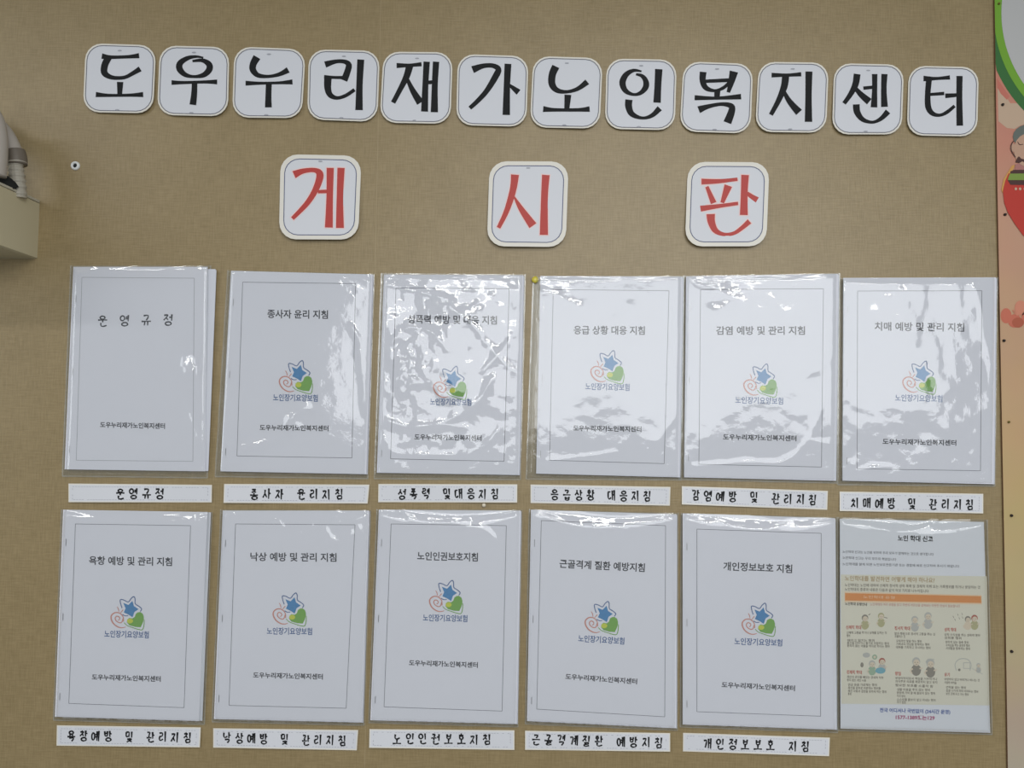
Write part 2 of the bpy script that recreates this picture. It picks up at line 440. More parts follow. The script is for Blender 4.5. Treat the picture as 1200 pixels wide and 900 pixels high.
A, B, Cc, D = (80, 30), (340, 40), (600, 50), (860, 50)
TITLE = [
 ('도', (97.5,182,51,133), 1.2, A, 4, [[(158,143,24),(200,148,15),(280,146,14),(331,141,22)],[(188,150,30),(171,185,30),(170,222,28),(205,243,18),(262,243,15),(305,222,18),(336,203,24)],[(243,265,28),(241,322,20)],[(130,323,22),(190,327,13),(290,326,13),(350,323,22)]]),
 ('우', (184.5,269,53,136.5), 1.4, A, 4, [[(632,150,6),(600,145,10),(560,152,18),(525,175,26),(522,203,28),(548,230,20),(590,239,12),(635,231,22),(661,205,28),(658,180,26),(628,163,16),(583,166,9)],[(485,267,20),(540,267,13),(640,264,13),(697,264,21)],[(592,272,24),(590,320,26),(584,370,29)]]),
 ('누', (272,357,55,139), 1.4, A, 4, [[(884,148,34),(867,180,30),(866,208,28),(890,233,20),(940,238,13),(990,228,17),(1030,208,26)],[(832,270,21),(900,270,12),(990,268,12),(1050,264,22)],[(940,276,26),(938,330,26),(938,382,30)]]),
 ('리', (360,445,57.5,142.5), 1.5, B, 4, [[(165,142,28),(215,128,17),(255,129,18),(275,145,26),(267,180,28),(253,216,30)],[(160,199,13),(210,203,12),(262,203,14)],[(178,195,34),(176,250,30),(188,285,24),(220,299,15),(260,288,15),(301,261,15)],[(331,120,31),(325,240,28),(323,355,33)]]),
 ('재', (446,530.5,60,145.5), 1.4, B, 4, [[(500,147,22),(560,146,14),(615,141,18)],[(560,150,32),(545,200,28),(515,260,22),(483,320,20)],[(550,212,14),(575,265,24),(610,321,34)],[(640,130,28),(634,240,26),(630,362,31)],[(640,227,16),(680,224,16)],[(684,130,28),(678,240,26),(676,365,32)]]),
 ('가', (534.5,619,63.5,148), 1.4, B, 4, [[(856,166,32),(905,149,21),(950,148,20),(976,165,26),(962,200,28),(922,265,23),(880,312,20),(843,346,17)],[(1021,140,30),(1016,250,28),(1013,378,33)],[(1025,236,8),(1045,252,18),(1070,272,27)]]),
 ('노', (622,705.5,65.5,151), 1.6, Cc, 4, [[(205,112,34),(189,150,32),(188,195,30),(213,224,22),(260,230,14),(310,215,18),(352,184,26)],[(262,245,30),(257,310,22)],[(147,311,26),(200,315,15),(310,315,15),(363,311,24)]]),
 ('인', (709,793,68.5,153), 1.5, Cc, 4, [[(606,134,6),(570,130,14),(535,150,24),(518,187,28),(532,225,22),(570,243,12),(605,234,18),(628,205,26),(625,175,22),(608,155,15),(582,148,8)],[(688,125,33),(684,200,30),(680,280,33)],[(548,268,32),(547,300,30),(563,335,24),(610,353,12),(655,342,18),(692,308,26)]]),
 ('복', (797.5,882.5,72.5,156), 1.2, Cc, 4, [[(896,138,30),(894,180,26),(910,212,22),(950,225,12),(990,212,14),(1023,183,14)],[(1040,136,38),(1028,185,26),(1014,232,14)],[(900,181,14),(1030,175,16)],[(963,222,26),(961,255,24)],[(857,258,22),(960,260,13),(1073,253,24)],[(876,314,32),(920,299,19),(980,288,15),(1026,296,24),(1030,320,30),(1010,374,36)]]),
 ('지', (886,971,73,155), 0.3, D, 4, [[(178,152,20),(250,152,13),(315,148,18)],[(243,152,32),(236,205,30),(210,270,23),(174,337,18)],[(232,225,14),(262,277,24),(305,326,34)],[(352,136,31),(350,250,28),(350,370,33)]]),
 ('센', (975,1059,74.5,158), 0.9, D, 4, [[(578,148,30),(570,195,28),(548,240,22),(517,284,17)],[(565,207,14),(595,242,24),(634,276,32)],[(608,213,14),(660,208,14)],[(660,148,24),(660,220,22),(657,302,29)],[(706,148,27),(703,220,24),(706,300,30)],[(574,290,30),(578,325,28),(604,360,20),(650,373,12),(690,356,18),(722,323,26)]]),
 ('터', (1063,1147,77,160), 1.2, D, 4, [[(890,168,24),(950,168,13),(1012,163,18)],[(915,170,26),(909,240,24),(911,300,26),(930,331,20),(965,340,13),(1000,325,15),(1034,297,13)],[(915,243,12),(985,238,14)],[(992,249,20),(1055,245,14)],[(1058,157,27),(1057,260,26),(1059,388,29)]]),
]
ROM = ['do', 'u', 'nu', 'ri', 'jae', 'ga', 'no', 'in', 'bok', 'ji', 'sen', 'teo']
ORD = ['first', 'second', 'third', 'fourth', 'fifth', 'sixth', 'seventh', 'eighth', 'ninth', 'tenth', 'eleventh', 'last']
for k, (ch, (x0, x1, y0, y1), rot, o, s, st) in enumerate(TITLE):
    card(x0, x1, y0, y1, rot, st, o, s, M_black, 'white rounded card with black syllable %s (%s), %s in the long title row' % (ch, ROM[k], ORD[k]), 'black lettered title cards', 2.2, seed=k)
E_, F_, G_ = (310, 160), (550, 160), (780, 160)
REDS = [
 ('게', (326.7,423,181,281), 0.6, E_, 6, [[(207,268,54),(270,243,36),(350,236,32),(388,262,50),(380,320,48),(345,400,42),(290,480,36),(196,577,27)],[(375,388,24),(440,386,26)],[(462,220,51),(458,430,46),(452,640,56)],[(538,220,51),(530,430,46),(530,643,56)]]),
 ('시', (571,666,189,289), 0.4, F_, 6, [[(321,268,56),(312,350,48),(290,440,44),(255,540,36),(205,642,28)],[(316,425,12),(365,510,38),(447,627,60)],[(538,270,54),(528,430,48),(524,692,58)]]),
 ('판', (803,901,190,289), 0.4, G_, 6, [[(252,317,42),(380,314,30),(506,300,24)],[(290,352,24),(338,468,42)],[(441,345,56),(398,466,26)],[(245,507,42),(380,488,28),(510,470,24)],[(559,270,54),(553,400,48),(550,552,56)],[(572,398,26),(610,425,34),(645,446,42)],[(317,545,60),(322,600,52),(350,660,40),(410,688,26),(480,680,26),(540,640,30),(590,596,38)]]),
]
for k, (ch, (x0, x1, y0, y1), rot, o, s, st) in enumerate(REDS):
    card(x0, x1, y0, y1, rot, st, o, s, M_red, 'larger white card with red syllable %s (%s), %s the three red ones' % (ch, ('ge', 'si', 'pan')[k], ('leftmost of', 'middle one of', 'rightmost of')[k]), 'red lettered heading cards', 5.2, halo=True, seed=40+k, lift=0.006, r=20)

# ------------------------------------------------------------------ booklets
LOGO_FILL = [(510,288),(588,320),(648,258),(670,335),(740,383),(678,425),(650,505),(590,465),(518,432),(545,370)]
def logo(parent, cx, cy, mp_ink):
    k = 12.857
    mk = lambda dh: (lambda x, y: mp_ink(dh)(cx+(x-573)/k, cy+(y-440)/k))
    mb = MB()
    poly(mb, [(700,450),(730,430),(765,425),(805,452),(820,500),(818,545),(800,600),(772,655),(690,650),(600,625),(565,580),(570,540),(600,515),(650,522),(682,500)], mk(.00020), 3)
    ellipse(mb, 612, 560, 46, 36, mk(.00025), 4)
    poly(mb, LOGO_FILL, mk(.00030), 0)
    ribbon(mb, [(492,365,13),(470,300,13),(466,240,15),(520,245,13),(585,275,13),(625,225,13),(668,193,15),(688,230,13),(690,300,13),(740,335,13),(786,377,14),(766,418,13)], mk(.00032), 1, sub=3)
    ribbon(mb, [(498,462,12),(540,484,12),(585,480,9)], mk(.00032), 1, sub=2)
    ribbon(mb, [(513,570,13),(508,500,14),(455,442,16),(385,436,18),(332,478,20),(330,540,20),(368,606,20),(430,650,18),(490,663,14),(548,650,9)], mk(.00030), 2, sub=3)
    ribbon(mb, [(506,520,13),(490,575,15),(455,588,15),(405,560,15),(388,520,16),(410,488,15),(446,500,15),(456,530,13),(432,550,13)], mk(.00030), 2, sub=3)
    ribbon(mb, [(416,345,9),(436,380,13),(443,420,9)], mk(.00030), 2, sub=2)
    ribbon(mb, [(508,392,13),(470,436,10)], mk(.00030), 2, sub=2)
    ribbon(mb, [(522,585,10),(570,630,11),(650,660,11),(740,688,12),(800,690,12),(822,620,12),(826,540,10)], mk(.00034), 3, sub=3)
    return mb.build('logo', [M_blue, M_dblue, M_coral, M_green, M_yell], parent)

ORG = {(0, 0): (60, 300), (0, 1): (240, 300), (0, 2): (430, 300), (0, 3): (610, 300), (0, 4): (790, 300), (0, 5): (970, 300),
       (1, 0): (50, 590), (1, 1): (235, 590), (1, 2): (420, 590), (1, 3): (605, 590), (1, 4): (790, 590)}
#      cover corners                                     frame corners                                 title, x0, x1, y0, y1 (middle line), logo centre, logo text y x0 x1, footer x0 x1 y
BK = {
 (0,0): ([(78,38),(550,38),(541,757),(47,750)], [(108,75),(503,78),(498,722),(88,718)], ('운영규정',165,423,228,226), None, None, (172,400,593,598)),
 (0,1): ([(92,52),(590,65),(567,767),(55,757)], [(133,92),(530,97),(517,710),(113,703)], ('종사자 윤리 지침',220,433,203,206), (320,425), (240,397,497,500), (193,435,603,606)),
 (0,2): ([(60,65),(550,68),(533,770),(35,762)], [(102,112),(500,115),(482,722),(83,713)], ('성폭력 예방 및 대응 지침',143,457,222,226), (292,445), (222,367,512,514), (167,403,636,640)),
 (0,3): ([(70,70),(570,73),(557,778),(55,765)], [(115,118),(522,122),(505,730),(102,718)], ('응급 상황 대응 지침',187,437,260,262), (305,390), (228,383,458,462), (185,425,605,609)),
 (0,4): ([(42,72),(577,63),(565,790),(35,778)], [(93,118),(525,115),(518,742),(87,732)], ('감염 예방 및 관리 지침',148,460,262,262), (303,437), (215,383,506,510), (172,430,636,641)),
 (0,5): ([(55,77),(592,75),(582,802),(52,790)], [(105,123),(542,122),(537,755),(103,748)], ('치매 예방 및 관리 지침',165,480,247,251), (322,427), (237,403,498,502), (193,452,652,657)),
 (1,0): ([(72,22),(580,30),(550,765),(43,750)], [(115,72),(520,78),(497,718),(92,703)], ('욕창 예방 및 관리 지침',163,455,200,205), (298,385), (217,373,458,462), (173,415,610,617)),
 (1,1): ([(78,25),(592,25),(567,770),(47,758)], [(123,72),(543,75),(512,720),(100,710)], ('낙상 예방 및 관리 지침',175,478,187,190), (313,372), (233,392,448,450), (185,430,603,609)),
 (1,2): ([(72,22),(570,25),(555,775),(42,762)], [(115,72),(520,78),(505,730),(90,715)], ('노인인권보호지침',207,420,184,189), (308,328), (227,383,401,405), (178,420,560,568)),
 (1,3): ([(52,22),(563,38),(560,790),(38,765)], [(88,60),(525,78),(522,750),(72,723)], ('근골격계 질환 예방지침',152,452,211,226), (300,402), (218,380,474,484), (173,425,608,626)),
 (1,4): ([(30,35),(565,52),(568,795),(30,777)], [(80,90),(517,105),(515,748),(80,732)], ('개인정보보호 지침',173,415,220,230), (297,408), (212,380,484,490), (167,425,637,650)),
}
EN = {(0,0): 'plain logo-free', (0,1): 'logo', (0,2): 'logo', (0,3): 'logo', (0,4): 'logo', (0,5): 'logo', (1,0): 'logo', (1,1): 'logo', (1,2): 'logo', (1,3): 'logo', (1,4): 'logo'}
COLN = ['leftmost', 'second from left', 'third from left', 'fourth from left', 'fifth from left', 'rightmost']
ROWN = ['upper row', 'lower row']
STACK = {(0,0): [(253.5,316.5),(244.0,554)], (1,0): [(246.9,600.5),(237,846)]}
for (r, c), (cor, frm, ttl, lg, lt, ft) in BK.items():
    ox, oy = ORG[r, c]; q = lambda p: (ox+p[0]/3, oy+p[1]/3)
    corners = [q(p) for p in cor]; sd = r*7+c*3+1
    bend = lambda u, v, sd=sd: 0.0005*math.sin(2.6*u+sd)*math.sin(3*v+sd*.7) + 0.0004*math.sin(5*v+sd)
    sh = Sheet(corners, 0.0061, bend)
    root = empty('booklet', P((corners[2][0]+corners[3][0])/2, corners[3][1], 0),
                 'white stapled booklet titled %s, %s in the %s' % (ttl[0], COLN[c], ROWN[r]), 'booklet', 'booklets in the clear sleeves')
    sh.mesh(0.0004).build('cover', M_paper, root, smooth=False)
    # inner pages, a slightly shifted block under the cover
    tl, tr, br, bl = corners
    for n_, (dx, hh, th) in enumerate(((0.9, 0.0050, 0.0012), (1.6, 0.0036, 0.0024))):
        if (r, c) in STACK and n_ == 0:
            a, b = STACK[r, c]
            cc = [(tl[0]+14, a[1]), a, (b[0], br[1]-.3), (bl[0]+14, bl[1]-.8)]
        else:
            cc = [(tl[0]+1, tl[1]+1.2), (tr[0]+dx-.6, tr[1]+1.2), (br[0]+dx, br[1]+.2), (bl[0]+1, bl[1]-.2)]
            if (r, c) in STACK: cc[1] = (STACK[r, c][0][0]-1.2, cc[1][1]+1.5); cc[2] = (STACK[r, c][1][0]-.8, br[1]-.3)
        Sheet(cc, hh - 0.0002).mesh(th, 2, 3).build('inner_pages', M_pages, root)
    mp = lambda dh: sh.ink(dh)
    mb = MB(); frame_line(mb, [q(p) for p in frm], sh.ink(.0002), 0.55, 0)
    mb.build('border_line', M_line if (r, c) != (0, 0) else M_faint, root)
    mb = MB()
    if (r, c) == (0, 0):
        brush_text(mb, ttl[0], q((ttl[1], ttl[3])), (q((ttl[2]+24, ttl[4]))), 12.5, sh.ink(.0002), w=1.6, cw=11.0)
    else:
        print_text(mb, ttl[0], q((ttl[1], ttl[3])), q((ttl[2], ttl[4])), 10.0, sh.ink(.0002), off=0.022)
    mb.build('title_text', M_ink, root)
    if lg:
        L = logo(root, *q(lg), mp)
        mb = MB(); print_text(mb, '노인장기요양보험', q((lt[0], lt[2])), q((lt[1], lt[3])), 8.2, sh.ink(.0002), off=0.02)
        mb.build('logo_text', M_dblue, L)
    mb = MB(); print_text(mb, '도우누리재가노인복지센터', q((ft[0], ft[2])), q((ft[1], ft[3])), 6.6, sh.ink(.0002), off=0.028)
    mb.build('footer_text', M_ink, root)
    for v in (.14, .5, .885):
        mb = MB(); x, y = sh.px(.028, v); x2, y2 = sh.px(.028, v+.034)
        f = sh.ink(.0005); g = sh.ink(.0001)
        pts = [(x, y), (x2, y2)]
        for w0 in (0,):
            a = [mb.vert(f(x-.35, y)), mb.vert(f(x2-.35, y2)), mb.vert(f(x2+.35, y2)), mb.vert(f(x+.35, y))]
            b = [mb.vert(g(x-.35, y)), mb.vert(g(x2-.35, y2)), mb.vert(g(x2+.35, y2)), mb.vert(g(x+.35, y))]
            mb.face(a); mb.face(b[::-1])
            for i in range(4): mb.face((a[i], b[i], b[(i+1) % 4], a[(i+1) % 4]))
        mb.build('staple', M_stap, root)

# ------------------------------------------------------------------ clear sleeves
def seg_d(x, y, a, b):
    dx, dy = b[0]-a[0], b[1]-a[1]; t = max(0, min(1, ((x-a[0])*dx+(y-a[1])*dy)/(dx*dx+dy*dy+1e-9)))
    return math.hypot(x-a[0]-t*dx, y-a[1]-t*dy)

def sleeve(corners, ridges, label, seed, rough_amp=0.0005, blob=None, topramp=3.0, group='clear vinyl sleeves', nx=84, ny=120):
    tl, tr, br, bl = corners
    root = empty('plastic_sleeve', P((bl[0]+br[0])/2, bl[1], 0), label, 'plastic sleeve', group)
    sh = Sheet(corners, 0.0)
    W = (math.hypot(tr[0]-tl[0], tr[1]-tl[1]) + math.hypot(br[0]-bl[0], br[1]-bl[1]))/2
    H = math.hypot(bl[0]-tl[0], bl[1]-tl[1])
    rid = []
    for pts, amp, wd in ridges:
        c = cr_pts([tuple(map(float, p)) for p in pts], 4)
        rid.append((c, amp*1.6, wd, min(p[0] for p in c)-3*wd, max(p[0] for p in c)+3*wd, min(p[1] for p in c)-3*wd, max(p[1] for p in c)+3*wd))
    def hf(u, v):
        x, y = sh.px(u, v)
        e = min(u*W, (1-u)*W, (1-v)*H); et = v*H
        k = min(1.0, max(0.0, (e-0.8)/5.0)); k = k*k*(3-2*k)
        kt = min(1.0, et/(3.0+topramp*math.sin(math.pi*u)**.7)); kt = kt*kt*(3-2*kt)
        h = 0.0022 + 0.0056*k + k*(.0012 + topramp*.00020)*kt + 0.0022*k*math.sin(math.pi*u)*math.sin(math.pi*v)
        p = Vector((x*.019+seed*3.1, y*.016, seed))
        h += k*((0.0014 if topramp > 10 else (.0026 if rough_amp > .0008 else .0011 if rough_amp > .0002 else .0006))*noise.noise(p) + rough_amp*noise.noise(p*4.2) + rough_amp*.25*noise.noise(p*13))
        for pts, amp, wd, xa, xb, ya, yb in rid:
            if not (xa < x < xb and ya < y < yb): continue
            d = min(seg_d(x, y, pts[i], pts[i+1]) for i in range(len(pts)-1))
            if d < 3*wd: h += amp*(math.exp(-d/(wd*1.5))-.135)*max(.3, k)*(.75+.5*noise.noise(Vector((x*.06, y*.06, seed))))
        if blob:
            for bx, by, rx, ry, am in blob:
                if rx < 0:      # small flat facet, tilted up
                    if abs(x-bx-.15*(y-by)) < -rx and abs(y-by) < ry: h += am*(y-by+ry)/(2*ry)
                    continue
                d2 = ((x-bx)/rx)**2+((y-by)/ry)**2
                if d2 < 4: h += am*math.exp(-d2)*(0.4+noise.noise(Vector((x*.11, y*.09, seed*2.0)))+.5*noise.noise(Vector((x*.25, y*.2, seed*5.0))))
        return max(h, 0.0070*k + 0.0012)
    mb = MB(); g = {}
    for j in range(ny+1):
        for i in range(nx+1):
            u, v = i/nx, j/ny; x, y = sh.px(u, v); g[i, j] = mb.vert(P(x, y, hf(u, v)))
    for j in range(ny):
        for i in range(nx): mb.face((g[i, j], g[i, j+1], g[i+1, j+1], g[i+1, j]))
    mb.build('front_film', M_film, root, smooth=True)
    mb = MB(); mb.face([mb.vert(sh.at(u, v, 0.0006)) for u, v in ((0, 0), (0, 1), (1, 1), (1, 0))])
    mb.build('back_film', M_back, root)
    mb = MB(); w = 1.0 + .4*(topramp < 10)
    for a, b in ((tl, bl), (bl, br), (br, tr)):
        ribbon(mb, [(a[0]+(b[0]-a[0])*t/12, a[1]+(b[1]-a[1])*t/12, w+.5*math.sin(t*2.3+seed)) for t in range(13)], lambda x, y: P(x, y, 0.0026), sub=2)
    mb.build('welded_edge', M_weld, root)
    return root

def X(o, *pts): return [(o[0]+x/3, o[1]+y/3) for x, y in pts]
o = ORG
SL = {}
SL[0,0] = ([(83,311),(247,311),(243,560),(73,558)],
  [(X(o[0,0],(505,335),(470,360),(462,420),(495,422)), .0013, 2.2), (X(o[0,0],(550,230),(545,320),(530,420),(535,560)), .0012, 1.6), (X(o[0,0],(455,480),(480,560),(505,640)), .0008, 2.5)], .0003, [(221, 427, -6, 12, .0038)])
SL[0,1] = ([(267,316.5),(438.5,321),(431,561),(252,558.5)],
  [(X(o[0,1],(100,665),(150,668),(210,655),(270,620),(310,560),(345,535)), .0030, 4), (X(o[0,1],(245,545),(290,560),(320,600)), .0018, 3), (X(o[0,1],(515,250),(545,300),(550,380),(560,470),(565,550)), .0016, 2.2), (X(o[0,1],(540,330),(575,400),(570,520)), .0012, 1.5), (X(o[0,1],(80,495),(90,455),(135,470),(80,495)), .0010, 1.5), (X(o[0,1],(150,50),(240,62),(350,50)), .0012, 1.5), (X(o[0,1],(430,62),(530,72),(590,100)), .0010, 1.5)], .00015, None)
SL[0,2] = ([(447,320),(615.5,321.5),(610,562),(438.5,561)],
  [(X(o[0,2],(95,290),(150,250),(230,270),(280,330)), .0016, 3), (X(o[0,2],(75,580),(150,600),(270,585),(380,520),(440,430)), .0018, 3.5), (X(o[0,2],(60,640),(90,690),(180,700),(300,700)), .0015, 2.5), (X(o[0,2],(350,700),(420,660),(470,600)), .0014, 2.5), (X(o[0,2],(290,180),(360,230),(440,330),(510,400)), .0016, 4), (X(o[0,2],(70,100),(160,120),(280,150)), .0012, 2), (X(o[0,2],(410,400),(480,330),(510,280)), .0012, 3), (X(o[0,2],(220,590),(290,600),(350,600)), .0010, 1.5), (X(o[0,2],(440,140),(450,190)), .0012, 2.5), (X(o[0,2],(45,300),(50,450),(45,600)), .0014, 1.6)],
  .0009, [(476, 425, 24, 36, .0034), (511, 361, -10, 10, .0030)])
SL[0,3] = ([(625,324),(801.5,323),(798,562.5),(616.5,561.5)],
  [(X(o[0,3],(60,230),(35,330),(45,450),(35,600),(25,720)), .0018, 1.8), (X(o[0,3],(45,380),(60,500),(50,620)), .0013, 1.5), (X(o[0,3],(560,280),(568,420),(545,560),(480,650)), .0010, 2.5), (X(o[0,3],(75,130),(130,140),(210,180)), .0008, 4), (X(o[0,3],(100,720),(180,712),(330,690)), .0008, 1.6), (X(o[0,3],(350,78),(400,80)), .0015, 1.5)], .0003, None)
SL[0,4] = ([(801,323),(984,320),(981,566),(796,562)],
  [(X(o[0,4],(55,80),(90,105),(140,110)), .0015, 2), (X(o[0,4],(75,738),(140,735),(260,725),(380,725),(470,650),(515,545)), .0013, 2.0), (X(o[0,4],(480,650),(540,660)), .0008, 2), (X(o[0,4],(160,130),(210,150),(140,200)), .0009, 5), (X(o[0,4],(30,600),(35,740)), .0012, 1.5), (X(o[0,4],(575,240),(560,350),(470,420)), .0008, 4)], .0003, None)
SL[0,5] = ([(983,326),(1169,325),(1166,569.5),(981.5,568)],
  [(X(o[0,5],(520,115),(540,190),(548,270),(575,380),(592,470)), .0013, 1.8), (X(o[0,5],(95,725),(100,755),(150,745),(210,742)), .0012, 1.6), (X(o[0,5],(180,780),(300,740),(420,640),(560,530)), .0006, 8), (X(o[0,5],(45,100),(42,300),(45,600)), .0012, 1.5)], .0004, None)
SL[1,0] = ([(72,597),(248.5,600),(239.5,849),(62.5,844)],
  [(X(o[1,0],(300,32),(380,42),(480,45)), .0013, 1.8), (X(o[1,0],(530,30),(545,60),(540,80)), .0012, 1.5), (X(o[1,0],(370,50),(430,66),(500,60)), .0009, 1.5), (X(o[1,0],(340,640),(400,530),(560,500)), .0006, 8)], .0003, None)
SL[1,1] = ([(258.5,597),(434.5,597.5),(426.5,850),(248.5,846)],
  [(X(o[1,1],(130,30),(240,50),(350,55),(480,40)), .0014, 2), (X(o[1,1],(440,95),(470,130),(530,110)), .0014, 2.5), (X(o[1,1],(270,60),(300,90),(350,105)), .0008, 2), (X(o[1,1],(560,90),(580,160),(570,210)), .0012, 2)], .0004, None)
SL[1,2] = ([(441.5,596.5),(612,597.5),(607,852),(432,847)],
  [(X(o[1,2],(140,22),(200,55),(290,65),(390,60)), .0014, 2), (X(o[1,2],(380,82),(440,90),(480,130),(490,180)), .0013, 2.0), (X(o[1,2],(60,640),(65,700)), .001, 1.5)], .0003, None)
SL[1,3] = ([(620,596.5),(795,601),(794,856),(615.5,848.5)],
  [(X(o[1,3],(80,28),(140,60),(240,85),(370,85)), .0013, 2), (X(o[1,3],(48,200),(55,400),(50,560)), .001, 1.5)], .0003, None)
SL[1,4] = ([(798,601),(981,606),(982,858.5),(797,852)],
  [(X(o[1,4],(150,60),(230,85),(330,90),(420,60)), .0010, 2.2), (X(o[1,4],(570,300),(572,500)), .0009, 1.5)], .0003, None)
SL[1,5] = ([(981.5,606),(1157,609),(1162.8,860.8),(981,856)],
  [([(1000,610),(1030,619),(1060,623),(1085,617),(1100,608)], .0012, 1.8), ([(1155,625),(1159,650),(1158,675)], .0015, 1.6)], .0003, None)
for (r, c), (cor, rid, ra, bl) in SL.items():
    what = 'the orange banded notice' if (r, c) == (1, 5) else 'the booklet %s' % BK[r, c][2][0]
    sleeve(cor, rid, 'wrinkled clear vinyl sleeve around %s, %s in the %s' % (what, COLN[c], ROWN[r]), 1+r*6+c, ra, bl, 17.0 if r else 3.0)

# ------------------------------------------------------------------ caption strips
CAP = [
 ((60,560),6.316,[(128,42),(1190,52),(1188,182),(128,180)],'운영규정',478,838,118,120,0,'upper',0),
 ((250,560),6.316,[(80,45),(1155,50),(1142,190),(75,185)],'종사자 윤리지침',272,965,120,122,0,'upper',1),
 ((430,560),6.316,[(85,45),(1113,48),(1112,183),(83,180)],'성폭력 및대응지침',228,978,118,120,0,'upper',2),
 ((620,560),7.06,[(12,55),(1170,75),(1165,230),(12,208)],'응급상황 대응지침',180,1015,138,152,0,'upper',3),
 ((790,565),6.316,[(57,30),(1138,65),(1133,205),(57,165)],'감염예방 및 관리지침',130,1060,98,130,0,'upper',4),
 ((980,570),6.316,[(25,38),(1088,55),(1088,200),(25,182)],'치매예방 및 관리지침',108,1020,120,135,0,'upper',5),
 ((50,840),6.0,[(100,60),(1112,75),(1105,215),(97,203)],'욕창예방 및 관리지침',172,1048,132,145,0,'lower',0),
 ((240,840),6.316,[(62,85),(1135,98),(1125,248),(62,228)],'낙상예방 및 관리지침',135,1052,155,178,0,'lower',1),
 ((420,840),6.0,[(78,87),(1097,95),(1097,233),(75,218)],'노인인권보호지침',243,938,155,160,0,'lower',2),
 ((600,845),6.0,[(92,68),(1112,85),(1112,215),(92,202)],'근골격계질환 예방지침',140,1065,132,152,0,'lower',3),
 ((790,845),6.0,[(63,83),(1095,117),(1090,247),(62,213)],'개인정보보호 지침',205,955,158,178,0,'lower',4),
]
for k, (og, s, cor, txt, x0, x1, ya, yb, _, row, col) in enumerate(CAP):
    q = lambda x, y: (og[0]+x/s, og[1]+y/s)
    cs = [q(*p) for p in cor]
    bend = lambda u, v, k=k: 0.0012*v*(1+math.sin(u*5+k*1.7)) + 0.0004*math.sin(u*7+k)
    sh = Sheet(cs, 0.0012, bend)
    root = empty('caption_strip', P((cs[2][0]+cs[3][0])/2, cs[3][1], 0), 'narrow white paper strip handwritten %s under the %s %s booklet' % (txt, COLN[col], row), 'caption strip', 'handwritten caption strips')
    sh.mesh(0.0003, 16, 3, rim=1.3).build('strip', [M_card, M_rim], root)
    rnd = random.Random(k)
    f = lambda u, v: sh.px(u, v)
    mb = MB(); frame_line(mb, [f(.028, .16), f(.972, .16), f(.972, .86), f(.028, .86)], sh.ink(.0002), .45, dash=(3.2, 2.1, rnd, .22))
    mb.build('dashed_border', M_faint, root)
    mb = MB(); brush_text(mb, txt, q(x0, ya), q(x1, yb), 12.0, sh.ink(.0003), w=1.8, seed=k)
    mb.build('handwriting', M_black, root)

# ------------------------------------------------------------------ notice sheet
M_nbase = mat('notice_white_paper', (0.70, 0.72, 0.77, 1), 0.6)
M_ntan = mat('notice_tan_print', (0.68, 0.655, 0.545, 1), 0.6, var=0.03, vscale=20)
M_oran = mat('notice_orange_print', (0.66, 0.25, 0.06, 1), 0.6, var=0.08, vscale=30)
M_ohalo = mat('notice_peach_print', (0.74, 0.55, 0.36, 1), 0.6)
M_brn = mat('notice_brown_print', (0.13, 0.11, 0.085, 1), 0.6)
M_lbrn = mat('notice_light_brown_print', (0.42, 0.31, 0.17, 1), 0.6)
M_nred = mat('notice_red_print', (0.48, 0.13, 0.10, 1), 0.6)
M_nblue = mat('notice_blue_print', (0.09, 0.14, 0.38, 1), 0.6)
M_nmag = mat('notice_magenta_print', (0.40, 0.05, 0.16, 1), 0.6)
M_ill = [mat('illustration_line', (0.24, 0.22, 0.18, 1), .6), mat('illustration_skin', (0.66, 0.56, 0.43, 1), .6), mat('illustration_olive', (0.42, 0.40, 0.22, 1), .6),
         mat('illustration_teal', (0.16, 0.38, 0.46, 1), .6), mat('illustration_grey', (0.45, 0.45, 0.42, 1), .6), mat('illustration_red', (0.40, 0.12, 0.09, 1), .6), mat('illustration_green', (0.30, 0.42, 0.30, 1), .6)]
nc = [(984.2,608),(1153,611.7),(1160.5,858.7),(985,853.8)]
ns = Sheet(nc, 0.0048, lambda u, v: .0006*math.sin(3*u+1)*math.sin(2.5*v))
root = empty('notice_sheet', P(1072, 856, 0), 'printed notice sheet with an orange band and six small drawings, bottom right of the board', 'notice')
ns.mesh(0.0004).build('paper', M_nbase, root)
Ns = lambda o_: (lambda x, y: (o_[0]+x/6, o_[1]+y/6))
n1, n2 = Ns((970, 590)), Ns((970, 720))
mb = MB(); c_ = [n1(92, 500), n1(1118, 512), n2(1137, 640), n2(95, 628)]
t_ = Sheet(c_, 0, None); gx = 8; ids = {}
for j in range(gx+1):
    for i in range(gx+1): ids[i, j] = mb.vert(ns.ink(.00015)(*t_.px(i/gx, j/gx)))
for j in range(gx):
    for i in range(gx): mb.face((ids[i, j], ids[i, j+1], ids[i+1, j+1], ids[i+1, j]))
mb.build('tan_panel', M_ntan, root)
def strip_quad(mb, pts, mp, m=0, n=10):
    a, b, c, d = pts; prev = None
    for i in range(n+1):
        t = i/n; p = mb.vert(mp(a[0]+(b[0]-a[0])*t, a[1]+(b[1]-a[1])*t)); r_ = mb.vert(mp(d[0]+(c[0]-d[0])*t, d[1]+(c[1]-d[1])*t))
        if prev: mb.face((prev[0], prev[1], r_, p), m)
        prev = (p, r_)
mb = MB(); strip_quad(mb, [n1(118,620),n1(1082,644),n1(1085,710),n1(118,694)], ns.ink(.0002)); mb.build('band_halo', M_ohalo, root)
mb = MB(); strip_quad(mb, [n1(122,630),n1(1078,652),n1(1080,700),n1(122,682)], ns.ink(.00028)); mb.build('orange_band', M_oran, root)
mb = MB(); print_text(mb, '노인 학대 신고', n1(493,243), n1(740,250), 6.8, ns.ink(.0002), off=.03); mb.build('title_text', M_black, root)
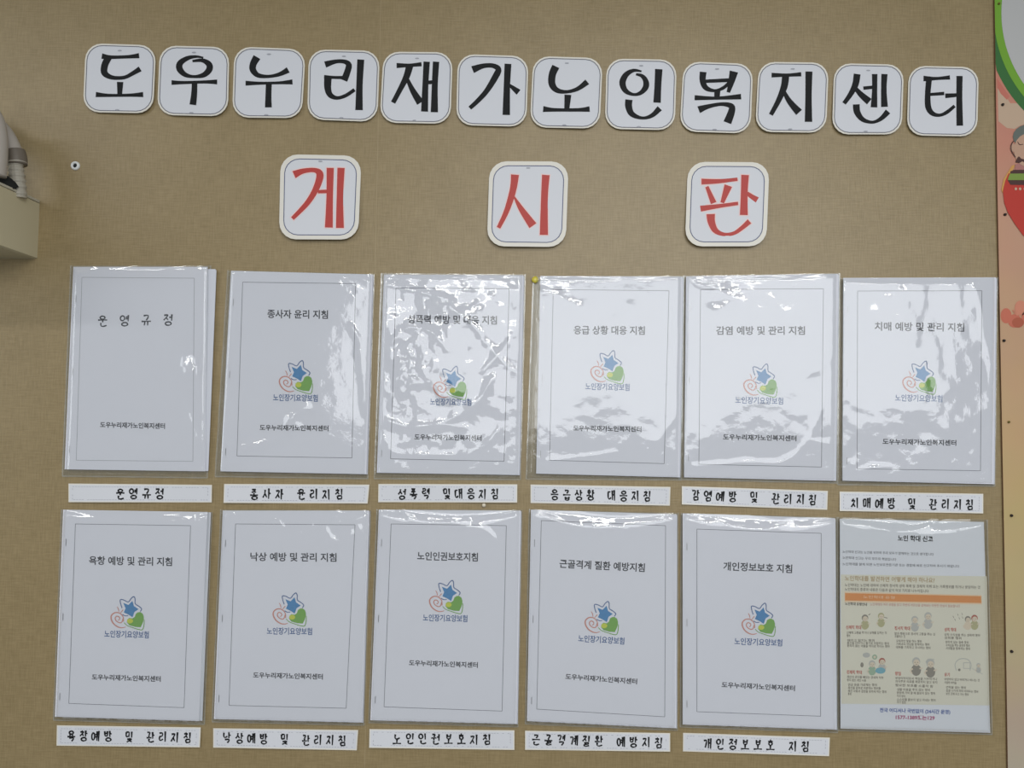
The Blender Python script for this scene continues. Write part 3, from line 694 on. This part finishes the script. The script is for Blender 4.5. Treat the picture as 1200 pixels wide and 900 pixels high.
def line(mb, s, a, b, h, m=0, off=.0): print_text(mb, s, a, b, h, ns.ink(.0003), m, off)
mb = MB()
line(mb, '노인학대 신고는 노인을 위하여 우리 모두가 함께하는 것으로 생각합니다', n1(105,338), n1(745,358), 3.4)
line(mb, '노인학대 신고는 우리 모두의 책임입니다', n1(105,380), n1(482,394), 3.4)
line(mb, '노인학대를 알게 되면 노인보호전문기관 또는 경찰에 바로 신고하여 주시기 바랍니다', n1(105,425), n1(925,442), 3.4)
line(mb, '노인학대는 노인에 대하여 신체적 정서적 성적 폭력 및 경제적 착취 또는 가혹행위를 하거나 방임하는 것', n1(120,572), n1(1072,590), 3.8, 1, .01)
line(mb, '노인학대의 종류와 내용은 다음과 같이 여섯 가지로 나누어집니다', n1(120,602), n1(710,616), 3.8, 1, .01)
line(mb, '노인학대 유형안내', n1(122,704), n1(276,710), 3.6, 1, .03)
line(mb, '노인학대의 여러 유형을 알고 주변의 어르신을 살펴보는 따뜻한 관심이 필요합니다', n1(298,708), n1(930,722), 3.4, 3)
line(mb, '노인학대를 발견하면 어떻게 해야 하나요?', n1(120,525), n1(752,540), 6.0, 4, .02)
line(mb, '노인학대 유형', n1(250,656), n1(470,662), 3.6, 2, .0)
heads = [('신체적 학대', n2(128,90), n2(235,92)), ('정서적 학대', n2(470,97), n2(578,99)), ('성적 학대', n2(820,107), n2(902,108)),
         ('경제적 학대', n2(132,405), n2(240,408)), ('방임', n2(474,415), n2(514,416)), ('유기', n2(820,423), n2(858,424))]
for s, a, b in heads: line(mb, s, a, b, 4.4, 5, .03)
body = [('신체에 고통을 주거나 상해를 입히는 것', (133,128),(415,130)), ('행위', (133,150),(157,150)), ('때리고 밀치는 행위', (138,182),(328,184)), ('물건을 던지거나 흉기로 위협하는 행위', (136,200),(430,205)), ('원하지 않는 약물을 억지로 먹이는 행위', (136,220),(434,226)),
        ('말과 행동으로 정서적 고통을 주는 것', (470,134),(755,140)), ('괴롭히는 것', (470,154),(545,156)), ('모욕적인 말을 하는 행위', (482,186),(660,190)), ('가족과의 만남을 방해하는 행위', (482,208),(715,212)), ('대화를 기피하고 무시하는 행위', (480,230),(722,236)),
        ('성적 수치심을 주는 성폭력 행위', (820,142),(1070,148)), ('성희롱 행위', (820,164),(940,168)), ('원하지 않는 접촉 행위', (828,194),(990,198)), ('수치심을 주는 표현과 행동', (830,216),(1000,220)), ('사생활을 침해하는 행위', (830,238),(1000,242)),
        ('재산과 권리를 빼앗는 경제적 착취', (135,438),(390,446)), ('동의 없는 재산 사용', (135,460),(270,465)), ('연금 등을 가로채는 행위', (142,494),(345,496)), ('재산을 함부로 처분하는 행위들', (142,516),(372,520)), ('재산 사용과 결정을 못하게 막는 행위', (142,538),(412,545)), ('통제', (142,558),(165,560)),
        ('부양의무자로서 책임을 거부하거나', (475,448),(770,455)), ('의식주와 의료를 제공하지 않고 방치', (475,470),(770,478)), ('필요한 보호를 소홀히 함', (475,496),(742,506)), ('생활 비용을 주지 않는 행위', (486,528),(718,532)), ('병원에 가야 할 때 돌보지 않는 행위', (486,550),(755,556)), ('식사 방치', (486,572),(545,576)), ('스스로를 돌보지 않고 지내는 행위', (486,598),(758,604)), ('자기 방임', (486,616),(548,620)),
        ('부양하지 않고 버리거나 떠나는 것', (820,455),(1068,464)), ('시설에 버려둠', (820,478),(905,482)), ('연락을 끊는 행위', (832,512),(970,516)), ('집을 나가게 하여 버려두는 행위', (832,534),(1058,544)), ('낯선 곳에 두고 가는 행위', (832,556),(990,564))]
for i, (s, a, b) in enumerate(body): line(mb, s, n2(*a), n2(*b), 3.2, 1 if b[1] > 0 else 0, .01)
mb.build('small_print', [M_ink, M_brn, M_ohalo, M_nred, M_lbrn, M_nred], root)
mb = MB(); line(mb, '전국 어디서나 국번없이 (24시간 운영)', n2(365,672), n2(862,686), 5.0, 0, .03); mb.build('hotline_text', M_nblue, root)
mb = MB(); line(mb, '1577-1389또는129', n2(478,722), n2(752,728), 5.4, 0, .03); mb.build('phone_number', M_nmag, root)

def person(mb, mp, x, y, s, hair, cloth, face=1, sit=False):
    s *= 1.45; y += 3*s*.3
    ellipse(mb, x, y+8*s, 7.5*s, 9*s, mp(.00022), cloth, 12)
    ellipse(mb, x, y-5*s, 6.2*s, 6.5*s, mp(.00026), hair, 12)
    ellipse(mb, x+.5*s, y-3.2*s, 4.8*s, 5*s, mp(.00030), face, 12)
    ribbon(mb, [(x-5*s, y+6*s, 2.2*s), (x-9*s, y+9*s, 2*s), (x-6*s, y+13*s, 1.8*s)], mp(.00030), face, sub=2)
    ribbon(mb, [(x+5*s, y+6*s, 2.2*s), (x+10*s, y+5*s, 1.8*s)], mp(.00030), face, sub=2)
    for dx in (-1.8, 2.2): ellipse(mb, x+dx*s, y-3.6*s, .8*s, .8*s, mp(.00034), 0, 6)
    ribbon(mb, [(x-1*s, y-.6*s, .7*s), (x+1.6*s, y-.6*s, .7*s)], mp(.00034), 0, sub=1)
ILL = [[(262,820,2.6,0,2),(375,806,2.5,2,2)], [(612,832,2.7,4,4),(705,808,2.9,4,4)], [(985,828,2.4,0,1),(1032,822,2.6,5,2)]]
for k, g_ in enumerate(ILL):
    mb = MB(); mpk = lambda dh: (lambda x, y: ns.ink(dh)(*n1(x, y)))
    for (x, y, s, hr, cl) in g_: person(mb, mpk, x, y, s, hr, cl)
    if k == 0: ribbon(mb, [(288,785,8),(300,775,3)], mpk(.0003), 0, sub=2); ribbon(mb, [(395,800,4),(420,806,6)], mpk(.0003), 0, sub=2)
    if k == 2:
        for xx, yy in ((880,790),(892,810),(912,775),(922,800),(942,770),(945,795)): ribbon(mb, [(xx, yy, 3), (xx+6, yy+14, 4)], mpk(.0003), 0, sub=2)
    mb.build('printed_drawing', M_ill, root)
mpk = lambda dh: (lambda x, y: ns.ink(dh)(*n2(x, y)))
mb = MB(); person(mb, mpk, 312, 362, 2.6, 4, 6); person(mb, mpk, 382, 345, 2.6, 5, 4)
ellipse(mb, 370, 395, 36, 22, mpk(.00036), 3); ellipse(mb, 272, 286, 26, 18, mpk(.00020), 4); ellipse(mb, 330, 300, 18, 18, mpk(.00020), 6); ellipse(mb, 330, 300, 9, 9, mpk(.00025), 1)
ellipse(mb, 241, 355, 12, 18, mpk(.00022), 0, 10); mb.build('printed_drawing', M_ill, root)
mb = MB(); person(mb, mpk, 622, 350, 3.2, 4, 0); person(mb, mpk, 722, 362, 3.2, 4, 0); ribbon(mb, [(690,340,6),(705,315,6),(750,318,6)], mpk(.0003), 4, sub=3); mb.build('printed_drawing', M_ill, root)
mb = MB()
ribbon(mb, [(905,395,5),(895,350,5),(925,315,6),(980,315,6),(1008,350,5),(1000,395,5)], mpk(.00022), 4, sub=4)
ribbon(mb, [(955,340,5),(1000,340,5),(1000,380,5),(955,380,5),(955,340,5)], mpk(.00026), 4, sub=1); ellipse(mb, 925, 390, 9, 10, mpk(.00026), 0, 10)
ribbon(mb, [(1015,380,3),(1080,415,4),(1090,420,3)], mpk(.00022), 4, sub=2); person(mb, mpk, 1060, 368, 1.7, 4, 4); mb.build('printed_drawing', M_ill, root)

# ------------------------------------------------------------------ printed banner at the right edge
def ban_edge(y): return 1165.6 + 2.9*(y/200.0 if y < 200 else 1+ (y-200)/140.0*.93) if y < 700 else 1165.6+2.9*(1+500/140.0*.93) + (y-700)/200.0*3.0
def banner_mat():
    m = bpy.data.materials.new('banner_print'); m.use_nodes = True; nt = m.node_tree; b = nt.nodes['Principled BSDF']; N = nt.nodes.new; L = nt.links.new
    ge = N('ShaderNodeNewGeometry'); sp = N('ShaderNodeSeparateXYZ'); L(ge.outputs['Position'], sp.inputs[0])
    mr = N('ShaderNodeMapRange'); mr.inputs[1].default_value = P(1185, 0).z; mr.inputs[2].default_value = P(1185, 900).z
    L(sp.outputs[2], mr.inputs[0])
    cr = N('ShaderNodeValToRGB'); L(mr.outputs[0], cr.inputs[0]); e = cr.color_ramp.elements
    e[0].position = 0; e[0].color = (0.60, 0.22, 0.15, 1); e[1].position = 1; e[1].color = (0.50, 0.43, 0.33, 1)
    for p_, col in ((.20, (0.58, 0.25, 0.17, 1)), (.28, (0.57, 0.31, 0.20, 1)), (.42, (0.56, 0.34, 0.20, 1)), (.55, (0.58, 0.38, 0.20, 1)), (.68, (0.56, 0.43, 0.19, 1)), (.85, (0.52, 0.43, 0.25, 1)), (.94, (0.50, 0.39, 0.29, 1))):
        x = e.new(p_); x.color = col
    no = N('ShaderNodeTexNoise'); no.inputs['Scale'].default_value = 16; L(ge.outputs['Position'], no.inputs['Vector'])
    mx = N('ShaderNodeMix'); mx.data_type = 'RGBA'; mx.blend_type = 'MULTIPLY'; mx.inputs[0].default_value = .25
    L(cr.outputs[0], mx.inputs[6]); L(no.outputs[1], mx.inputs[7]); mx.inputs[0].default_value = .12
    L(mx.outputs[2], b.inputs['Base Color']); b.inputs['Roughness'].default_value = .5
    return m
BH = 0.004
broot = empty('printed_banner', P(1300, 900, 0), 'tall printed banner with green ring and peach background along the right edge', 'banner')
BX1 = 1460
mb = MB(); prev = None
for j in range(-6, 70):
    y = j*15; a = mb.vert(P(ban_edge(max(0, y)), y, BH)); b = mb.vert(P(BX1, y, BH)); c0 = mb.vert(P(ban_edge(max(0, y)), y, BH) + Vector((0, BH-.0008, 0)))
    if prev: mb.face((prev[0], a, b, prev[1])); mb.face((prev[2], c0, a, prev[0]), 1)
    prev = (a, b, c0)
mb.build('banner_sheet', [banner_mat(), mat('banner_edge', (0.20, 0.11, 0.06, 1), .6)], broot)
binp = lambda dh: (lambda x, y: P(x, y, BH+dh))
def disc(name, rad, m, dh, cx=1318.5, cy=15):
    mb = MB(); prev = None; n = 60
    for i in range(n+1):
        y = cy - rad*math.cos(math.pi*i/n); s = rad*math.sin(math.pi*i/n)
        x0 = max(ban_edge(max(0, y)), cx-s); x1 = min(cx+s, BX1)
        a = mb.vert(binp(dh)(x0, y)); b = mb.vert(binp(dh)(x1, y))
        if prev: mb.face((prev[0], a, b, prev[1]))
        prev = (a, b)
    return mb.build(name, m, broot)
disc('dark_green_ring', 165, mat('banner_dark_green', (0.035, 0.15, 0.035, 1), .5), .0002)
disc('light_green_ring', 154, mat('banner_light_green', (0.17, 0.38, 0.030, 1), .5), .0004)
disc('pale_disc', 145, mat('banner_pale_grey', (0.50, 0.50, 0.49, 1), .5), .0006)
M_patch = mat('banner_beige_patch', (0.55, 0.40, 0.28, 1), .5); M_sal = mat('banner_salmon_patch', (0.55, 0.17, 0.12, 1), .5)
mb = MB(); poly(mb, [(1169,103),(1178,112),(1184,121),(1192,121),(1203,133),(1203,145),(1196,147),(1189,151),(1180,150),(1175,146),(1170,142)], binp(.0001)); mb.build('beige_patch', M_patch, broot)
mb = MB(); poly(mb, [(1168.5,92),(1174,100),(1183,113),(1180,117),(1173,110),(1169,103)], binp(.00015)); mb.build('salmon_patch', M_sal, broot)
M_hair = mat('banner_grey_hair', (0.13, 0.15, 0.13, 1), .5); M_skin = mat('banner_skin', (0.52, 0.32, 0.22, 1), .5)
M_dk = mat('banner_dark_brown', (0.07, 0.025, 0.02, 1), .5); M_bred = mat('banner_red', (0.50, 0.035, 0.02, 1), .5)
M_bgr = mat('banner_grass_green', (0.20, 0.30, 0.05, 1), .5); M_byo = mat('banner_yellow_orange', (0.62, 0.32, 0.08, 1), .5); M_pk = mat('banner_mauve', (0.42, 0.18, 0.16, 1), .5)
mb = MB()
ellipse(mb, 1208, 160, 21, 15, binp(.0008), 0, 20); ellipse(mb, 1206, 176, 18, 20, binp(.001), 1, 20); ellipse(mb, 1187, 173, 3.4, 5, binp(.0009), 1, 10)
ribbon(mb, [(1188,165,1.2),(1185,170,1.2),(1185.5,177,1.2),(1190,184,1.0)], binp(.0011), 2, sub=3)
ribbon(mb, [(1192.5,166,.7),(1195,169.5,.9),(1199,169,.7)], binp(.0012), 2, sub=3)
ribbon(mb, [(1213,169,.7),(1216,170.5,.9),(1219,168,.7)], binp(.0012), 2, sub=3)
poly(mb, [(1190,190),(1192,185),(1194,183),(1197,186),(1202,187),(1208,190),(1204,192),(1198,189),(1195,191)], binp(.0012), 2)
mb.build('printed_face', [M_hair, M_skin, M_dk], broot)
mb = MB()
poly(mb, [(1189,193),(1198,190),(1212,192),(1214,203),(1190,203)], binp(.0008), 4)
poly(mb, [(1186,194),(1190,193),(1184,205),(1178,222),(1174.8,226),(1173.5,222),(1176,210)], binp(.0008), 5)
poly(mb, [(1182,203),(1178,212),(1175.2,224),(1177,238),(1181,249),(1189,262),(1199,276),(1206,280),(1216,270),(1232,245),(1236,222),(1230,204)], binp(.0010), 0)
poly(mb, [(1184,201),(1188,199),(1228,199),(1230,204),(1184,204)], binp(.0012), 2)
poly(mb, [(1183.5,203.5),(1230,203),(1233,211),(1181,211),(1182,207)], binp(.0014), 3)
poly(mb, [(1181,211),(1233,211),(1230,217.5),(1184,216.5)], binp(.0013), 2)
for x in (1190.5, 1195.5, 1201): ellipse(mb, x, 221.3, 1.5, 1.7, binp(.0013), 1, 8)
mb.build('printed_body', [M_bred, M_patch, M_dk, M_bgr, M_pk, M_byo], broot)
M_cor = mat('banner_coral', (0.56, 0.15, 0.09, 1), .5); M_cor2 = mat('banner_deep_coral', (0.42, 0.10, 0.05, 1), .5); M_cor3 = mat('banner_light_coral', (0.62, 0.24, 0.15, 1), .5)
mb = MB()
ellipse(mb, 1179, 370, 6.5, 9, binp(.0003), 0, 14); ellipse(mb, 1189, 376, 8, 8, binp(.0004), 0, 14); ellipse(mb, 1196, 361, 7, 9, binp(.0005), 2, 14); ellipse(mb, 1193, 378, 7, 6, binp(.0006), 1, 14); ellipse(mb, 1206, 372, 9, 9, binp(.0005), 0, 14)
ribbon(mb, [(1187,363,1.5),(1192,369,1.8),(1199,366,1.5)], binp(.0008), 2, sub=3)
mb.build('printed_flower', [M_cor, M_cor2, M_cor3], broot)

# ------------------------------------------------------------------ pins, wall eyelet
def lathe(mb, base, prof, n=16, m=0):
    """prof: (radius, height in front of the wall)"""
    rings = []
    for r_, h in prof:
        rings.append([mb.vert((base.x+r_*math.cos(2*math.pi*i/n), -h, base.z+r_*math.sin(2*math.pi*i/n))) for i in range(n)])
    for k in range(len(rings)-1):
        for i in range(n): mb.face((rings[k][i], rings[k][(i+1) % n], rings[k+1][(i+1) % n], rings[k+1][i]), m)
    mb.face(rings[-1], m)
M_pinb = mat('dark_pin_plastic', (0.018, 0.012, 0.012, 1), .35); M_piny = mat('yellow_pin_plastic', (0.66, 0.56, 0.06, 1), .3, coat=.5); M_pinw = mat('cream_pin_plastic', (0.78, 0.70, 0.55, 1), .3, coat=.5)
M_pino = mat('olive_pin_plastic', (0.16, 0.13, 0.02, 1), .35)
M_metal = mat('pin_steel', (.6, .6, .6, 1), .25, metal=1)
def pin(x, y, h0, rad, m, label, group=None):
    b = P(x, y, h0+.003); root = empty('push_pin', Vector((b.x, 0, b.z)), label, 'pin', group)
    mb = MB(); lathe(mb, b, [(rad*.7, h0+.0002), (rad, h0+.0006), (rad, h0+.0016), (rad*.75, h0+.003), (rad*.3, h0+.0036)], 14); mb.build('pin_head', m, root, smooth=True)
    mb = MB(); lathe(mb, b, [(.0004, -.006), (.0004, h0+.0004)], 6); mb.build('pin_point', M_metal, root)
NEAR = ['on the green ring at the very top', 'in the peach area just under the green ring', 'beside the red printed body', 'just below the coral flower', 'olive and tiny, halfway down', 'level with the rightmost upper caption strip', 'lowest, beside the notice sheet']
for k, (x, y, m) in enumerate(((1171.5,3.5,M_pino),(1176,122,M_pinb),(1178.8,251,M_pinb),(1177.5,399,M_pinb),(1183.2,494.5,M_pino),(1186.3,604.3,M_pinb),(1186.5,763.8,M_pinb))):
    pin(x, y, BH, .0021 if m is M_pinb else .0017, m, 'small dark pin in the banner edge, %s' % NEAR[k], 'pins along the banner edge')
pin(627.2, 327.5, .0030, .0052, M_piny, 'yellow round pin between the third and fourth upper booklets')
pin(567, 592.2, .0012, .0030, M_pinw, 'cream round pin under the third caption strip of the upper row')
b = P(88.7, 194.5); eroot = empty('wall_eyelet', b, 'small white ring with a dark hole screwed in the bare wall at left', 'wall plug')
mb = MB(); lathe(mb, b, [(.0068, .0), (.0068, .0012), (.0062, .0028), (.0045, .0034), (.0034, .0030), (.0032, .0008)], 28)
mb.f.pop(); mb.m.pop(); mb.build('plastic_ring', mat('white_ring_plastic', (.80, .82, .80, 1), .35), eroot, smooth=True)
mb = MB(); lathe(mb, b, [(.0034, .0003), (.0033, .0010)], 20); mb.build('dark_screw', mat('dark_screw_metal', (.010, .012, .012, 1), .6), eroot)

# ------------------------------------------------------------------ pipes and box at the left edge
M_box = mat('cream_painted_plastic', (0.62, 0.56, 0.38, 1), .45, bump=.05, bscale=60)
M_wrap = mat('white_pipe_wrap', (0.47, 0.43, 0.38, 1), .6, bump=.3, bscale=120)
M_tape = mat('grey_tape', (0.17, 0.145, 0.115, 1), .5, bump=.3, bscale=300)
M_hose = mat('pale_corrugated_hose', (0.43, 0.40, 0.33, 1), .5)
M_foam = mat('black_foam', (0.012, 0.013, 0.012, 1), .9, bump=.5, bscale=500)
tR = P(46.5, 237.5, 0); bR = P(41, 303.5, 0)
x1 = tR.x; zt = tR.z; zb = bR.z; dep = 0.17; wid = 0.26
root = empty('pipe_cover_box', ((x1-wid/2), 0, zb), 'cream plastic box fixed to the wall at the left edge, under the pipes', 'wall box')
mb = MB()
# shell with a rounded lower front edge and a rim along the top
prof = [(0, zb-(-.0)), (-.015, zb+.0), (-dep+.012, zb+.001), (-dep, zb+.012), (-dep, zt), (0, zt)]
xs = [(x1-wid, 1.0), (x1-.004, 1.0), (x1, .985)]
cz = (zb+zt)/2; rings = []
for x, s in xs:
    rings.append([mb.vert((x, y if y == 0 else y*(.985 if s < 1 else 1), cz+(z-cz)*(1 if s == 1 else .965))) for y, z in prof])
np_ = len(prof)
for k in range(2):
    for i in range(np_):
        j = (i+1) % np_; mb.face((rings[k][i], rings[k][j], rings[k+1][j], rings[k+1][i]))
mb.face(rings[2]); mb.face(rings[0][::-1])
mb.build('box_shell', M_box, root)
mb = MB(); box(mb, x1-wid, x1+.0006, -dep-.001, -.001, zt-.0005, zt+.0030)
mb.build('top_rim', mat('pale_box_rim', (0.55, 0.52, 0.42, 1), .5), root)

def tube(mb, pts, n=16, cap=True, ring_fn=None):
    """pts (x, y, z, r)"""
    q = cr_pts(pts, 8); rings = []
    up = Vector((0, 1, 0))
    for i in range(len(q)):
        a = Vector(q[max(i-1, 0)][:3]); b = Vector(q[min(i+1, len(q)-1)][:3]); d = (b-a).normalized()
        s = d.cross(up).normalized(); t = s.cross(d).normalized(); r_ = q[i][3]
        if ring_fn: r_ = ring_fn(i, r_)
        c = Vector(q[i][:3]); rings.append([mb.vert(c + s*r_*math.cos(2*math.pi*k/n) + t*r_*math.sin(2*math.pi*k/n)) for k in range(n)])
    for k in range(len(rings)-1):
        for i in range(n): mb.face((rings[k][i], rings[k+1][i], rings[k+1][(i+1) % n], rings[k][(i+1) % n]))
    mb.face(rings[0]); mb.face(rings[-1][::-1])
def tp(px, py, h, r_): p = P(px, py, h); return (p.x, p.y, p.z, r_)
# wrapped pipe that comes down in an arc; tape band; corrugated hose into the box
root = empty('wrapped_pipe', P(18, 178, .05), 'white wrapped pipe curving down behind the leftmost pipe into the hose', 'pipe')
mb = MB(); tube(mb, [tp(-60,118,.055,.0140), tp(-25,133,.055,.0138), tp(0,152,.054,.0132), tp(12,170,.052,.0125), tp(17,184,.05,.0120)]); mb.build('pipe_wrap', M_wrap, root, smooth=True)
mb = MB(); tube(mb, [tp(17,177,.0505,.0138), tp(19,186,.05,.0144), tp(19.5,193,.05,.0140)]); mb.build('tape_band', M_tape, root, smooth=True)
mb = MB(); tube(mb, [tp(19.3,191.2,.05,.0143), tp(19.5,192.6,.05,.0143)]); mb.build('band_rim', M_hose, root, smooth=True)
root = empty('corrugated_hose', P(20, 226, .05), 'pale corrugated hose running from the taped pipe into the cream box', 'hose')
mb = MB(); tube(mb, [tp(18.5,193,.05,.0100), tp(19.5,205,.049,.0108), tp(21,218,.047,.0112), tp(22,232,.045,.0112)], ring_fn=lambda i, r_: r_*(1.0 if i % 4 < 2 else .90)); mb.build('hose', M_hose, root, smooth=False)
root = empty('wrapped_pipe', P(-5, 204, .085), 'thick white wrapped pipe cut by the left picture edge', 'pipe')
mb = MB(); tube(mb, [tp(-30,118,.085,.0165), tp(-12,138,.085,.0165), tp(-6,160,.085,.0160), tp(-6,185,.085,.0160), tp(-7,206,.085,.0155)]); mb.build('pipe_wrap', M_wrap, root, smooth=True)
mb = MB(); tube(mb, [tp(-20,203,.075,.0085), tp(-4,207,.070,.0085), tp(10,215,.062,.0080), tp(16,222,.058,.0078)]); mb.build('foam_sleeve', M_foam, root, smooth=True)
